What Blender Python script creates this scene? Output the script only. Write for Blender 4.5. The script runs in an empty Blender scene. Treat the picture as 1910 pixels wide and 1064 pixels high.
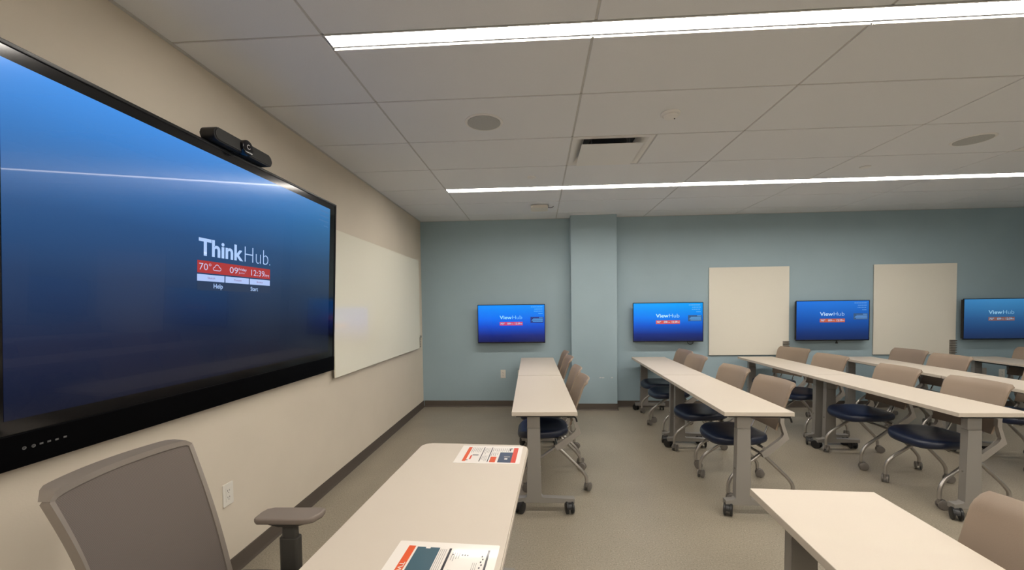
import bpy, bmesh, math, random
from mathutils import Vector, Matrix

random.seed(7)
SC = bpy.context.scene
COL = SC.collection
PI = math.pi

# ------------------------------------------------------------------ camera
F_PX, CX, CY = 762.29, 961.09, 596.38
YAW, PITCH, ROLL = 0.0567, -0.0324, -0.0125
IW, IH = 1910.0, 1064.0
CAM = Vector((1.684, 0.0, 1.449))
fw = Vector((-math.sin(YAW) * math.cos(PITCH), math.cos(YAW) * math.cos(PITCH), math.sin(PITCH)))
rt = Vector((math.cos(YAW), math.sin(YAW), 0.0))
up = rt.cross(fw)
r2 = math.cos(ROLL) * rt + math.sin(ROLL) * up
u2 = -math.sin(ROLL) * rt + math.cos(ROLL) * up
cd = bpy.data.cameras.new('camera')
cam = bpy.data.objects.new('camera', cd)
COL.objects.link(cam)
m = Matrix((r2, u2, -fw)).transposed().to_4x4()
m.translation = CAM
cam.matrix_world = m
cd.sensor_fit = 'HORIZONTAL'
cd.sensor_width = 36.0
cd.lens = F_PX * 36.0 / IW
cd.shift_x = (IW / 2 - CX) / IW
cd.shift_y = (CY - IH / 2) / IW
cd.clip_start = 0.02
SC.camera = cam

# ------------------------------------------------------------------ world, exposure
w = bpy.data.worlds.new('world')
SC.world = w
w.use_nodes = True
w.node_tree.nodes['Background'].inputs[0].default_value = (0.6, 0.62, 0.65, 1)
w.node_tree.nodes['Background'].inputs[1].default_value = 0.0
SC.view_settings.view_transform = 'Standard'
SC.view_settings.look = 'None'
SC.view_settings.gamma = 1.0
SC.view_settings.use_curve_mapping = False
SC.view_settings.exposure = 0.0
SC.cycles.use_denoising = True
SC.cycles.max_bounces = 10
SC.cycles.diffuse_bounces = 6
SC.cycles.sample_clamp_indirect = 6.0
STRIP = 54.0                       # radiance of the ceiling light lenses
STRIP_COL = (1.0, 0.93, 0.84)

# ------------------------------------------------------------------ room size
D = 5.832          # blue wall
ZC = 2.680         # ceiling
XR = 8.75          # far side wall
YR = -3.25         # wall behind
XA, TX, Y0, TY = 0.7265, 1.2192, 1.831, 0.6096   # ceiling grid
LW = 0.110         # width of the light slot
LIGHT_ROWS = (-8, -4, 0, 4)
LX0, LX1 = XA, XA + 5 * TX

# ------------------------------------------------------------------ materials
MATS = {}
def mat(name, col, rough=0.5, metal=0.0, spec=0.5, noise=0.0, nscale=40.0, bump=0.0, bscale=200.0, coat=0.0, emit=None, estr=0.0):
    if name in MATS:
        return MATS[name]
    M = bpy.data.materials.new(name)
    M.use_nodes = True
    nt = M.node_tree
    b = nt.nodes['Principled BSDF']
    b.inputs['Base Color'].default_value = (*col, 1)
    b.inputs['Roughness'].default_value = rough
    b.inputs['Metallic'].default_value = metal
    b.inputs['Specular IOR Level'].default_value = spec
    if coat:
        b.inputs['Coat Weight'].default_value = coat
        b.inputs['Coat Roughness'].default_value = 0.06
    if emit:
        b.inputs['Emission Color'].default_value = (*emit, 1)
        b.inputs['Emission Strength'].default_value = estr
    tc = nt.nodes.new('ShaderNodeTexCoord')
    if noise:
        n = nt.nodes.new('ShaderNodeTexNoise')
        n.inputs['Scale'].default_value = nscale
        n.inputs['Detail'].default_value = 4
        r = nt.nodes.new('ShaderNodeValToRGB')
        r.color_ramp.elements[0].position = 0.3
        r.color_ramp.elements[1].position = 0.7
        r.color_ramp.elements[0].color = (*[c * (1 - noise) for c in col], 1)
        r.color_ramp.elements[1].color = (*[min(1, c * (1 + noise)) for c in col], 1)
        nt.links.new(tc.outputs['Object'], n.inputs['Vector'])
        nt.links.new(n.outputs['Fac'], r.inputs['Fac'])
        nt.links.new(r.outputs['Color'], b.inputs['Base Color'])
    if bump:
        n2 = nt.nodes.new('ShaderNodeTexNoise')
        n2.inputs['Scale'].default_value = bscale
        n2.inputs['Detail'].default_value = 3
        bp = nt.nodes.new('ShaderNodeBump')
        bp.inputs['Strength'].default_value = bump
        bp.inputs['Distance'].default_value = 0.002
        nt.links.new(tc.outputs['Object'], n2.inputs['Vector'])
        nt.links.new(n2.outputs['Fac'], bp.inputs['Height'])
        nt.links.new(bp.outputs['Normal'], b.inputs['Normal'])
    MATS[name] = M
    return M

GREIGE = mat('greige_paint', (0.655, 0.585, 0.485), 0.75, noise=0.02, nscale=3, bump=0.15, bscale=160)
BLUE = mat('blue_paint', (0.32, 0.425, 0.48), 0.62, noise=0.02, nscale=3, bump=0.15, bscale=160)
OFFWHITE = mat('offwhite_paint', (0.58, 0.55, 0.50), 0.8, noise=0.02, nscale=3)
TILE = mat('ceiling_tile', (0.77, 0.79, 0.825), 0.9, noise=0.025, nscale=350, bump=0.25, bscale=500)
TEE = mat('grid_metal', (0.54, 0.54, 0.54), 0.6)
DECK = mat('deck', (0.2, 0.2, 0.2), 0.9)
BASEB = mat('base_rubber', (0.085, 0.068, 0.055), 0.5, bump=0.05)
TOP = mat('laminate', (0.57, 0.508, 0.43), 0.5, spec=0.35, noise=0.012, nscale=500)
EDGE = mat('edge_band', (0.56, 0.50, 0.425), 0.45)
STEEL = mat('silver_paint', (0.30, 0.285, 0.265), 0.42, metal=0.35)
STEELD = mat('silver_sleeve', (0.36, 0.345, 0.325), 0.4, metal=0.45)
TUBE = mat('leg_tube', (0.40, 0.375, 0.345), 0.30, metal=0.75)
ARMG = mat('arm_grey', (0.33, 0.305, 0.275), 0.45)
TAUPE = mat('taupe_plastic', (0.262, 0.200, 0.150), 0.55, bump=0.2, bscale=500)
NAVY = mat('navy_vinyl', (0.007, 0.013, 0.036), 0.38, bump=0.1, bscale=350)
CASTG = mat('caster_grey', (0.16, 0.145, 0.13), 0.5)
CASTB = mat('caster_black', (0.008, 0.008, 0.009), 0.4)
BLACK = mat('black_plastic', (0.010, 0.010, 0.011), 0.42)
GLOSSB = mat('gloss_black', (0.004, 0.004, 0.005), 0.12)
BEZEL = mat('bezel', (0.007, 0.007, 0.008), 0.32, spec=0.35)
CHIN = mat('chin_black', (0.0015, 0.0015, 0.002), 0.5, spec=0.04)
WBOARD = mat('whiteboard_glass', (0.90, 0.865, 0.74), 0.02, spec=0.9)
WBOARDM = mat('whiteboard_steel', (0.76, 0.73, 0.645), 0.2)
WBEDGE = mat('board_edge', (0.20, 0.18, 0.16), 0.4, metal=0.3)
WHITEP = mat('white_plastic', (0.72, 0.69, 0.63), 0.4)
WHITEC = mat('white_ceiling_metal', (0.78, 0.775, 0.765), 0.5)
GRILLE = mat('speaker_grille', (0.44, 0.45, 0.445), 0.7, noise=0.25, nscale=700)
DARKIN = mat('dark_inside', (0.03, 0.03, 0.03), 0.8)
DUCT = mat('duct', (0.10, 0.10, 0.10), 0.7)
TGREY = mat('task_frame', (0.215, 0.185, 0.16), 0.5)
TDARK = mat('task_dark', (0.060, 0.056, 0.050), 0.5)
PAD = mat('arm_pad', (0.20, 0.165, 0.14), 0.6, bump=0.1)
PAPER = mat('paper', (0.80, 0.755, 0.70), 0.3, coat=0.2)
INKO = mat('ink_orange', (0.72, 0.10, 0.025), 0.3, coat=0.2)
INKR = mat('ink_red', (0.68, 0.075, 0.035), 0.3, coat=0.2)
INKB = mat('ink_navy', (0.055, 0.075, 0.125), 0.3, coat=0.2)
INKK = mat('ink_black', (0.016, 0.014, 0.022), 0.3, coat=0.2)
INKG = mat('ink_grey', (0.40, 0.37, 0.35), 0.3, coat=0.2)
INKT = mat('ink_teal', (0.045, 0.105, 0.14), 0.3, coat=0.2)
CHROME = mat('chrome', (0.6, 0.6, 0.6), 0.15, metal=1.0)
WIRE = mat('wire', (0.02, 0.02, 0.02), 0.5)

def floor_mat():
    M = bpy.data.materials.new('speckled_vinyl')
    M.use_nodes = True
    nt = M.node_tree
    b = nt.nodes['Principled BSDF']
    b.inputs['Roughness'].default_value = 0.36
    b.inputs['Specular IOR Level'].default_value = 0.45
    tc = nt.nodes.new('ShaderNodeTexCoord')
    def ramp(scale, detail, stops, rough=0.5):
        n = nt.nodes.new('ShaderNodeTexNoise')
        n.inputs['Scale'].default_value = scale
        n.inputs['Detail'].default_value = detail
        n.inputs['Roughness'].default_value = rough
        r = nt.nodes.new('ShaderNodeValToRGB')
        cr = r.color_ramp
        while len(cr.elements) < len(stops):
            cr.elements.new(0.5)
        for e, (p, c) in zip(cr.elements, stops):
            e.position = p
            e.color = (*c, 1)
        nt.links.new(tc.outputs['Object'], n.inputs['Vector'])
        nt.links.new(n.outputs['Fac'], r.inputs['Fac'])
        return r
    base = ramp(120, 4, [(0.34, (0.11, 0.094, 0.070)), (0.43, (0.275, 0.240, 0.185)), (0.58, (0.302, 0.264, 0.204)), (0.68, (0.50, 0.445, 0.365))], 0.75)
    blot = ramp(2.5, 3, [(0.3, (0.94, 0.94, 0.94)), (0.7, (1.04, 1.04, 1.04))])
    mx = nt.nodes.new('ShaderNodeMix')
    mx.data_type = 'RGBA'
    mx.blend_type = 'MULTIPLY'
    mx.inputs[0].default_value = 1.0
    nt.links.new(base.outputs['Color'], mx.inputs[6])
    nt.links.new(blot.outputs['Color'], mx.inputs[7])
    nt.links.new(mx.outputs[2], b.inputs['Base Color'])
    return M
FLOORM = floor_mat()

def mesh_fabric():
    M = bpy.data.materials.new('mesh_fabric')
    M.use_nodes = True
    nt = M.node_tree
    b = nt.nodes['Principled BSDF']
    b.inputs['Roughness'].default_value = 0.8
    tc = nt.nodes.new('ShaderNodeTexCoord')
    wv = nt.nodes.new('ShaderNodeTexWave')
    wv.bands_direction = 'Z'
    wv.inputs['Scale'].default_value = 90
    wv.inputs['Distortion'].default_value = 1.5
    wv.inputs['Detail'].default_value = 2
    r = nt.nodes.new('ShaderNodeValToRGB')
    r.color_ramp.elements[0].color = (0.100, 0.082, 0.072, 1)
    r.color_ramp.elements[1].color = (0.150, 0.125, 0.112, 1)
    nt.links.new(tc.outputs['Object'], wv.inputs['Vector'])
    nt.links.new(wv.outputs['Fac'], r.inputs['Fac'])
    nt.links.new(r.outputs['Color'], b.inputs['Base Color'])
    return M
MESHF = mesh_fabric()

def lens_mat():
    M = bpy.data.materials.new('light_lens')
    M.use_nodes = True
    b = M.node_tree.nodes['Principled BSDF']
    b.inputs['Base Color'].default_value = (0.8, 0.8, 0.8, 1)
    b.inputs['Emission Color'].default_value = (*STRIP_COL, 1)
    b.inputs['Emission Strength'].default_value = STRIP
    return M
LENS = lens_mat()

def glow(name, col, strength=1.0, rough=0.2):
    return mat(name, (0.01, 0.01, 0.01), rough, emit=col, estr=strength)

def screen_mat(name, stops, side, ax, width, height, rough=0.16):
    """wallpaper shown on a lit panel: vertical ramp (0 bottom .. 1 top), mixed along the width by `side`"""
    M = bpy.data.materials.new(name)
    M.use_nodes = True
    nt = M.node_tree
    b = nt.nodes['Principled BSDF']
    b.inputs['Base Color'].default_value = (0.003, 0.003, 0.0035, 1)
    b.inputs['Roughness'].default_value = rough
    b.inputs['Specular IOR Level'].default_value = 0.3
    b.inputs['Coat Weight'].default_value = 0.12
    b.inputs['Coat Roughness'].default_value = 0.012
    tc = nt.nodes.new('ShaderNodeTexCoord')
    sp = nt.nodes.new('ShaderNodeSeparateXYZ')
    nt.links.new(tc.outputs['Object'], sp.inputs[0])
    def rng(sock, lo, hi):
        mr = nt.nodes.new('ShaderNodeMapRange')
        mr.inputs['From Min'].default_value = lo
        mr.inputs['From Max'].default_value = hi
        nt.links.new(sock, mr.inputs['Value'])
        return mr.outputs['Result']
    v = rng(sp.outputs['Z'], 0, height)
    u = rng(sp.outputs[ax], 0, width)
    r = nt.nodes.new('ShaderNodeValToRGB')
    cr = r.color_ramp
    while len(cr.elements) < len(stops):
        cr.elements.new(0.5)
    for e, (p, c) in zip(cr.elements, stops):
        e.position = p
        e.color = (*c, 1)
    nt.links.new(v, r.inputs['Fac'])
    r2_ = nt.nodes.new('ShaderNodeValToRGB')
    cr = r2_.color_ramp
    while len(cr.elements) < len(side):
        cr.elements.new(0.5)
    for e, (p, c) in zip(cr.elements, side):
        e.position = p
        e.color = (*c, 1)
    nt.links.new(u, r2_.inputs['Fac'])
    mx = nt.nodes.new('ShaderNodeMix')
    mx.data_type = 'RGBA'
    mx.blend_type = 'MULTIPLY'
    mx.inputs[0].default_value = 1.0
    nt.links.new(r.outputs['Color'], mx.inputs[6])
    nt.links.new(r2_.outputs['Color'], mx.inputs[7])
    nt.links.new(mx.outputs[2], b.inputs['Emission Color'])
    b.inputs['Emission Strength'].default_value = 1.0
    return M

# ------------------------------------------------------------------ mesh helpers
def add_box(bm, lo, hi, bev=0.0, seg=2):
    s = [hi[i] - lo[i] for i in range(3)]
    c = [(hi[i] + lo[i]) / 2 for i in range(3)]
    M = Matrix.Translation(c) @ Matrix.Diagonal((*s, 1))
    r = bmesh.ops.create_cube(bm, size=1.0, matrix=M)
    if bev:
        es = list({e for v in r['verts'] for e in v.link_edges})
        bmesh.ops.bevel(bm, geom=es, offset=bev, segments=seg, affect='EDGES', profile=0.5)

def add_cyl(bm, p0, p1, r0, r1=None, n=20):
    p0, p1 = Vector(p0), Vector(p1)
    d = p1 - p0
    rot = d.to_track_quat('Z', 'Y').to_matrix().to_4x4()
    M = Matrix.Translation((p0 + p1) / 2) @ rot
    bmesh.ops.create_cone(bm, cap_ends=True, segments=n, radius1=r0, radius2=r0 if r1 is None else r1, depth=d.length, matrix=M)

def add_lathe(bm, prof, c, axis='Z', n=28):
    """prof: list of (radius, height) closed at both ends with caps"""
    rings = []
    for r, h in prof:
        ring = []
        for i in range(n):
            a = 2 * PI * i / n
            x, y = r * math.cos(a), r * math.sin(a)
            p = {'Z': (x, y, h), 'Y': (y, h, x), 'X': (h, x, y)}[axis]
            ring.append(bm.verts.new((c[0] + p[0], c[1] + p[1], c[2] + p[2])))
        rings.append(ring)
    for a, b in zip(rings, rings[1:]):
        for i in range(n):
            j = (i + 1) % n
            bm.faces.new((a[i], a[j], b[j], b[i]))
    bm.faces.new(rings[0][::-1])
    bm.faces.new(rings[-1])

def round_path(pts, r=0.03, k=4):
    P = [Vector(p) for p in pts]
    out = [P[0]]
    for a, b, c in zip(P, P[1:], P[2:]):
        d1, d2 = (a - b), (c - b)
        q = min(r, d1.length * 0.45, d2.length * 0.45)
        s, e = b + d1.normalized() * q, b + d2.normalized() * q
        for i in range(k + 1):
            t = i / k
            out.append((1 - t) ** 2 * s + 2 * t * (1 - t) * b + t * t * e)
    out.append(P[-1])
    return out

def add_tube(bm, pts, r, n=10, rnd=0.0, flat=1.0):
    P = round_path(pts, rnd) if rnd else [Vector(p) for p in pts]
    T = []
    for i in range(len(P)):
        a = P[max(i - 1, 0)]
        b = P[min(i + 1, len(P) - 1)]
        T.append((b - a).normalized())
    ref = Vector((0, 0, 1)) if abs(T[0].z) < 0.9 else Vector((0, 1, 0))
    nrm = (ref - T[0] * ref.dot(T[0])).normalized()
    rings = []
    for p, t in zip(P, T):
        nrm = (nrm - t * nrm.dot(t)).normalized()
        bi = t.cross(nrm)
        rings.append([bm.verts.new(p + r * (math.cos(2 * PI * i / n) * nrm + flat * math.sin(2 * PI * i / n) * bi)) for i in range(n)])
    for a, b in zip(rings, rings[1:]):
        for i in range(n):
            j = (i + 1) % n
            bm.faces.new((a[i], a[j], b[j], b[i]))
    bm.faces.new(rings[0][::-1])
    bm.faces.new(rings[-1])

def add_prism(bm, poly, fn0, fn1, bev=0.0):
    """poly: 2-D outline, fn0/fn1 map (a,b) to the two end faces"""
    A = [bm.verts.new(fn0(*p)) for p in poly]
    B = [bm.verts.new(fn1(*p)) for p in poly]
    n = len(poly)
    fs = [bm.faces.new(A[::-1]), bm.faces.new(B)]
    for i in range(n):
        j = (i + 1) % n
        fs.append(bm.faces.new((A[i], A[j], B[j], B[i])))
    if bev:
        es = [e for f in fs[:2] for e in f.edges]
        bmesh.ops.bevel(bm, geom=list(set(es)), offset=bev, segments=2, affect='EDGES', profile=0.5)

def round_rect(x0, x1, y0, y1, r, k=6):
    out = []
    for cx, cy, a0 in ((x1 - r, y1 - r, 0), (x0 + r, y1 - r, PI / 2), (x0 + r, y0 + r, PI), (x1 - r, y0 + r, 1.5 * PI)):
        for i in range(k + 1):
            a = a0 + PI / 2 * i / k
            out.append((cx + r * math.cos(a), cy + r * math.sin(a)))
    return out

def mesh_of(name, bm, M, angle=32):
    bmesh.ops.recalc_face_normals(bm, faces=bm.faces[:])
    me = bpy.data.meshes.new(name)
    bm.to_mesh(me)
    bm.free()
    me.materials.append(M)
    for p in me.polygons:
        p.use_smooth = True
    # area-weighted corner normals: bevels and tubes read round, large faces stay flat
    lim = math.cos(math.radians(max(angle, 50)))
    at = [[] for _ in me.vertices]
    for p in me.polygons:
        for v in p.vertices:
            at[v].append(p.index)
    N_ = [p.normal.copy() for p in me.polygons]
    A_ = [p.area for p in me.polygons]
    out = []
    for p in me.polygons:
        n0 = N_[p.index]
        for v in p.vertices:
            acc = Vector((0, 0, 0))
            for q in at[v]:
                if N_[q].dot(n0) > lim:
                    acc += N_[q] * A_[q]
            out.append(acc.normalized() if acc.length > 1e-12 else n0)
    me.normals_split_custom_set(out)
    return me

def link(name, me, parent=None, loc=None, rot=None):
    o = bpy.data.objects.new(name, me)
    COL.objects.link(o)
    if parent:
        o.parent = parent
    if loc:
        o.location = loc
    if rot:
        o.rotation_euler = rot
    return o

def obj(name, bm, M, parent=None, loc=None, rot=None, angle=32):
    return link(name, mesh_of(name, bm, M, angle), parent, loc, rot)

def tag(o, label, cat, group=None):
    o['label'] = label
    o['category'] = cat
    if group:
        o['group'] = group
    return o

def thing(name, label, cat, loc=(0, 0, 0), rotz=0.0, group=None):
    o = bpy.data.objects.new(name, None)
    COL.objects.link(o)
    o.empty_display_size = 0.1
    o.location = loc
    o.rotation_euler = (0, 0, rotz)
    return tag(o, label, cat, group)

def struct(o):
    o['kind'] = 'structure'
    return o

def box_obj(name, lo, hi, M, parent=None, bev=0.0, loc=None):
    bm = bmesh.new()
    add_box(bm, lo, hi, bev)
    return obj(name, bm, M, parent, loc)

def dup(root, label, loc, rotz, group=None):
    def cp(o, par):
        c = o.copy()
        COL.objects.link(c)
        c.parent = par
        for ch in o.children:
            cp(ch, c)
        return c
    c = cp(root, None)
    c.location = loc
    c.rotation_euler = (0, 0, rotz)
    c['label'] = label
    if group:
        c['group'] = group
    return c

def text_obj(name, body, box, place, M, parent, offset=0.0, keep=False, align='l'):
    """flat lettering: box=(a0,a1,b0,b1) in the plane, place(a,b)->3-D; keep=True keeps the letters' aspect"""
    cu = bpy.data.curves.new(name, 'FONT')
    cu.body = body
    cu.resolution_u = 3
    cu.offset = offset
    o = bpy.data.objects.new(name, cu)
    COL.objects.link(o)
    dg = bpy.context.evaluated_depsgraph_get()
    me = bpy.data.meshes.new_from_object(o.evaluated_get(dg))
    bpy.data.objects.remove(o)
    bpy.data.curves.remove(cu)
    xs = [v.co.x for v in me.vertices]
    ys = [v.co.y for v in me.vertices]
    x0, x1, y0, y1 = min(xs), max(xs), min(ys), max(ys)
    sx = (box[1] - box[0]) / (x1 - x0)
    sy = (box[3] - box[2]) / (y1 - y0)
    for v in me.vertices:
        v.co = place(box[0] + (v.co.x - x0) * sx, box[2] + (v.co.y - y0) * sy)
    me.materials.clear()
    me.materials.append(M)
    return link(name, me, parent)

def quad_obj(name, box, place, M, parent):
    me = bpy.data.meshes.new(name)
    a0, a1, b0, b1 = box
    me.from_pydata([place(a0, b0), place(a1, b0), place(a1, b1), place(a0, b1)], [], [(0, 1, 2, 3)])
    me.materials.append(M)
    return link(name, me, parent)

# ================================================================== SETTING
T = 0.12
struct(box_obj('floor', (-T, YR - T, -0.10), (XR + T, D + T, 0.0), FLOORM))
struct(box_obj('wall_left', (-T, YR - T, 0.0), (0.0, D, ZC + 0.2), GREIGE))
struct(box_obj('wall_back', (-T, D, 0.0), (XR + T, D + T, ZC + 0.2), BLUE))
struct(box_obj('wall_right', (XR, YR, 0.0), (XR + T, D, ZC + 0.2), BLUE))
struct(box_obj('wall_rear', (0.0, YR - T, 0.0), (XR + T, YR, ZC + 0.2), OFFWHITE))
COLX0, COLX1, COLY = 2.135, 2.757, 5.650
wc = struct(box_obj('wall_column', (COLX0, COLY, 0.0), (COLX1, D, ZC + 0.01), BLUE, bev=0.003))
for a, b, z in ((2.513, 2.540, 0.452), (2.548, 2.580, 0.450), (2.672, 2.696, 0.451)):
    box_obj('paint_scuff', (a, COLY - 0.0006, z - 0.004), (b, COLY, z + 0.004), WHITEP, wc)

def baseboard(name, pts):
    """run along a floor path (x,y) with the room on the right-hand side of travel"""
    prof = [(0.0, 0.0), (0.016, 0.0), (0.013, 0.010), (0.007, 0.020), (0.006, 0.086), (0.003, 0.092), (0.0, 0.092)]
    bm = bmesh.new()
    rows = []
    P = [Vector((*p, 0)) for p in pts]
    n = len(P)
    for i in range(n):
        d1 = (P[i] - P[i - 1]).normalized() if i else None
        d2 = (P[i + 1] - P[i]).normalized() if i < n - 1 else None
        n1 = Vector((d1.y, -d1.x, 0)) if d1 else None
        n2 = Vector((d2.y, -d2.x, 0)) if d2 else None
        if n1 and n2:
            mnv = (n1 + n2) / (1 + n1.dot(n2))
        else:
            mnv = n1 or n2
        rows.append([bm.verts.new(P[i] + mnv * a + Vector((0, 0, b))) for a, b in prof])
    k = len(prof)
    for a, b in zip(rows, rows[1:]):
        for i in range(k):
            j = (i + 1) % k
            bm.faces.new((a[i], a[j], b[j], b[i]))
    bm.faces.new(rows[0])
    bm.faces.new(rows[-1][::-1])
    return struct(obj(name, bm, BASEB))
baseboard('baseboard_left', [(0.0, YR), (0.0, D)])
baseboard('baseboard_back', [(0.016, D), (COLX0, D), (COLX0, COLY), (COLX1, COLY), (COLX1, D), (XR, D)])
baseboard('baseboard_right', [(XR, D - 0.016), (XR, YR)])

# ---- ceiling: deck, tiles one by one, grid tees
ceil = struct(box_obj('ceiling', (0.0, YR, ZC + 0.13), (XR, D, ZC + 0.19), DECK))
G = 0.0065
xl = [0.0] + [XA + TX * i for i in range(7)] + [XR]
rows = [(YR, Y0 - 8 * TY, None)] + [(Y0 + TY * k, Y0 + TY * (k + 1), k) for k in range(-8, 6)] + [(Y0 + TY * 6, D, 6)]
DIFF = [(XA + TX, 2), (XA + 4 * TX, 2)]          # ceiling diffusers: west edge, row
tile_cache = {}
def tile(x0, x1, y0, y1):
    sx, sy = round(x1 - x0 - 2 * G, 4), round(y1 - y0 - 2 * G, 4)
    if sx < 0.02 or sy < 0.02:
        return
    key = (sx, sy)
    if key not in tile_cache:
        bm = bmesh.new()
        add_box(bm, (-sx / 2, -sy / 2, 0), (sx / 2, sy / 2, 0.016), 0.0015, 1)
        tile_cache[key] = mesh_of('ceiling_tile', bm, TILE)
    link('ceiling_tile', tile_cache[key], ceil, ((x0 + x1) / 2, (y0 + y1) / 2, ZC))
for x0, x1 in zip(xl, xl[1:]):
    for y0, y1, k in rows:
        ys = y0
        if k in LIGHT_ROWS and x0 >= LX0 - 1e-6 and x1 <= LX1 + 1e-6:
            ys = y0 + LW
        if any(abs(x0 - dx) < 1e-6 and k == dk for dx, dk in DIFF):
            tile(x0 + TY, x1, ys, y1)
        else:
            tile(x0, x1, ys, y1)
tee_cache = {}
def tee(x0, x1, y0, y1):
    key = (round(x1 - x0, 4), round(y1 - y0, 4))
    if key not in tee_cache:
        bm = bmesh.new()
        add_box(bm, (-key[0] / 2, -key[1] / 2, 0), (key[0] / 2, key[1] / 2, 0.012))
        tee_cache[key] = mesh_of('grid_tee', bm, TEE)
    link('grid_tee', tee_cache[key], ceil, ((x0 + x1) / 2, (y0 + y1) / 2, ZC + 0.0045))
for x in xl[1:-1]:
    for y0, y1, k in rows:
        ys = y0 + LW if (k in LIGHT_ROWS and LX0 - 1e-6 <= x <= LX1 + 1e-6) else y0
        tee(x - G, x + G, ys + G, y1 - G)
for x0, x1 in zip(xl, xl[1:]):
    for y0, y1, k in rows[1:]:
        if k in LIGHT_ROWS and LX0 - 1e-6 <= x0 and x1 <= LX1 + 1e-6:
            continue
        tee(x0 + (G if x0 > 0 else 0), x1 - (G if x1 < XR else 0), y0 - G, y0 + G)
for dx, dk in DIFF:
    tee(dx + TY - G, dx + TY + G, Y0 + TY * dk + G, Y0 + TY * (dk + 1) - G)
# wall angle around the ceiling edge
def angle_trim(name, lo, hi):
    struct(box_obj(name, lo, hi, TEE))
angle_trim('trim_1', (0.0, YR, ZC - 0.003), (0.019, D - 0.02, ZC - 0.0005))
angle_trim('trim_2', (0.0, D - 0.019, ZC - 0.003), (COLX0 - 0.001, D, ZC - 0.0005))
angle_trim('trim_3', (COLX1 + 0.001, D - 0.019, ZC - 0.003), (XR, D, ZC - 0.0005))

# ================================================================== CEILING THINGS
LIGHT_LABEL = {0: 'long recessed strip light in the ceiling, second nearest strip to the blue wall',
               4: 'long recessed strip light in the ceiling nearest the blue wall',
               -4: 'long recessed strip light in the ceiling, third strip from the blue wall',
               -8: 'long recessed strip light in the ceiling beside the wall opposite the blue one'}
for k in LIGHT_ROWS:
    y = Y0 + TY * k
    L = LX1 - LX0
    t = thing('strip_light', LIGHT_LABEL[k], 'ceiling light', ((LX0 + LX1) / 2, y, ZC), 0, 'recessed strip lights')
    h = L / 2 - 0.003
    bm = bmesh.new()
    add_box(bm, (-h, 0.004, 0.030), (h, LW - 0.004, 0.075))
    add_box(bm, (-h, 0.004, 0.001), (h, 0.008, 0.030))
    add_box(bm, (-h, LW - 0.008, 0.001), (h, LW - 0.004, 0.030))
    add_box(bm, (-h, 0.008, 0.001), (-h + 0.004, LW - 0.008, 0.030))
    add_box(bm, (h - 0.004, 0.008, 0.001), (h, LW - 0.008, 0.030))
    obj('housing', bm, WHITEC, t)
    box_obj('lens', (-h + 0.006, 0.010, 0.003), (h - 0.006, LW - 0.024, 0.022), LENS, t)
    box_obj('gap_shade_strip', (-h + 0.004, LW - 0.0238, 0.0015), (h - 0.004, LW - 0.0125, 0.0035), DUCT, t)  # added dark strip standing in for the shaded gap beside the lens
    for i in range(5):
        a = -L / 2 + i * TX
        box_obj('trim_flange', (a + G, LW - 0.012, -0.007), (a + TX - G, LW - 0.004, 0.0005), WHITEC, t)
    box_obj('trim_flange', (-h, -0.002, -0.002), (h, 0.004, 0.0005), WHITEC, t)

def speaker(x, y, label):
    t = thing('ceiling_speaker', label, 'speaker', (x, y, ZC), 0, 'round ceiling speakers')
    bm = bmesh.new()
    add_lathe(bm, [(0.128, 0.0), (0.126, -0.004), (0.112, -0.006), (0.110, -0.003)], (0, 0, 0), n=40)
    obj('rim', bm, WHITEC, t)
    bm = bmesh.new()
    add_lathe(bm, [(0.1095, -0.003), (0.1095, -0.0065), (0.06, -0.0085), (0.01, -0.009)], (0, 0, 0), n=40)
    obj('grille', bm, GRILLE, t)
speaker(1.335, 2.755, 'round grey ceiling speaker nearest the large display')
speaker(5.015, 3.360, 'round grey ceiling speaker farthest from the large display')

def diffuser(x, y, label):
    t = thing('ceiling_diffuser', label, 'air vent', (x, y, ZC), 0, 'square ceiling air diffusers')
    a = TY - 0.001
    o0 = 0.075
    # face frame sloping up into the throat
    bm = bmesh.new()
    A = [(0.007, 0.007, 0), (a - 0.007, 0.007, 0), (a - 0.007, a - 0.007, 0), (0.007, a - 0.007, 0)]
    B = [(0.042, 0.042, -0.001), (a - 0.042, 0.042, -0.001), (a - 0.042, a - 0.042, -0.001), (0.042, a - 0.042, -0.001)]
    Cc = [(0.105, 0.105, 0.055), (a - 0.105, 0.105, 0.055), (a - 0.105, a - 0.105, 0.055), (0.105, a - 0.105, 0.055)]
    V = [[bm.verts.new(p) for p in q] for q in (A, B, Cc)]
    Vt = [[bm.verts.new((p.co.x, p.co.y, p.co.z + 0.012)) for p in q] for q in V]
    for p, q in ((V[0], V[1]), (V[1], V[2]), (Vt[1], Vt[0]), (Vt[2], Vt[1]), (Vt[0], V[0]), (V[2], Vt[2])):
        for i in range(4):
            j = (i + 1) % 4
            bm.faces.new((p[i], p[j], q[j], q[i]))
    obj('frame', bm, WHITEC, t)
    bm = bmesh.new()
    add_box(bm, (0.09, 0.09, 0.07), (a - 0.09, a - 0.09, 0.078))
    obj('throat', bm, DUCT, t)
    bm = bmesh.new()
    add_cyl(bm, (a / 2, a / 2, 0.066), (a / 2, a / 2, 0.0695), 0.15, n=32)
    obj('duct_collar', bm, DARKIN, t)
    box_obj('face_plate', (o0, o0, -0.030), (a - o0, a - o0, -0.025), WHITEC, t, 0.001)
    for sx in (0.16, a - 0.16):
        for sy in (0.16, a - 0.16):
            bm = bmesh.new()
            add_cyl(bm, (sx, sy, -0.025), (sx, sy, 0.07), 0.004, n=8)
            obj('hanger', bm, DUCT, t)
diffuser(XA + TX, Y0 + 2 * TY, 'square white ceiling air diffuser with flat centre plate, nearest the large display')
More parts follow.
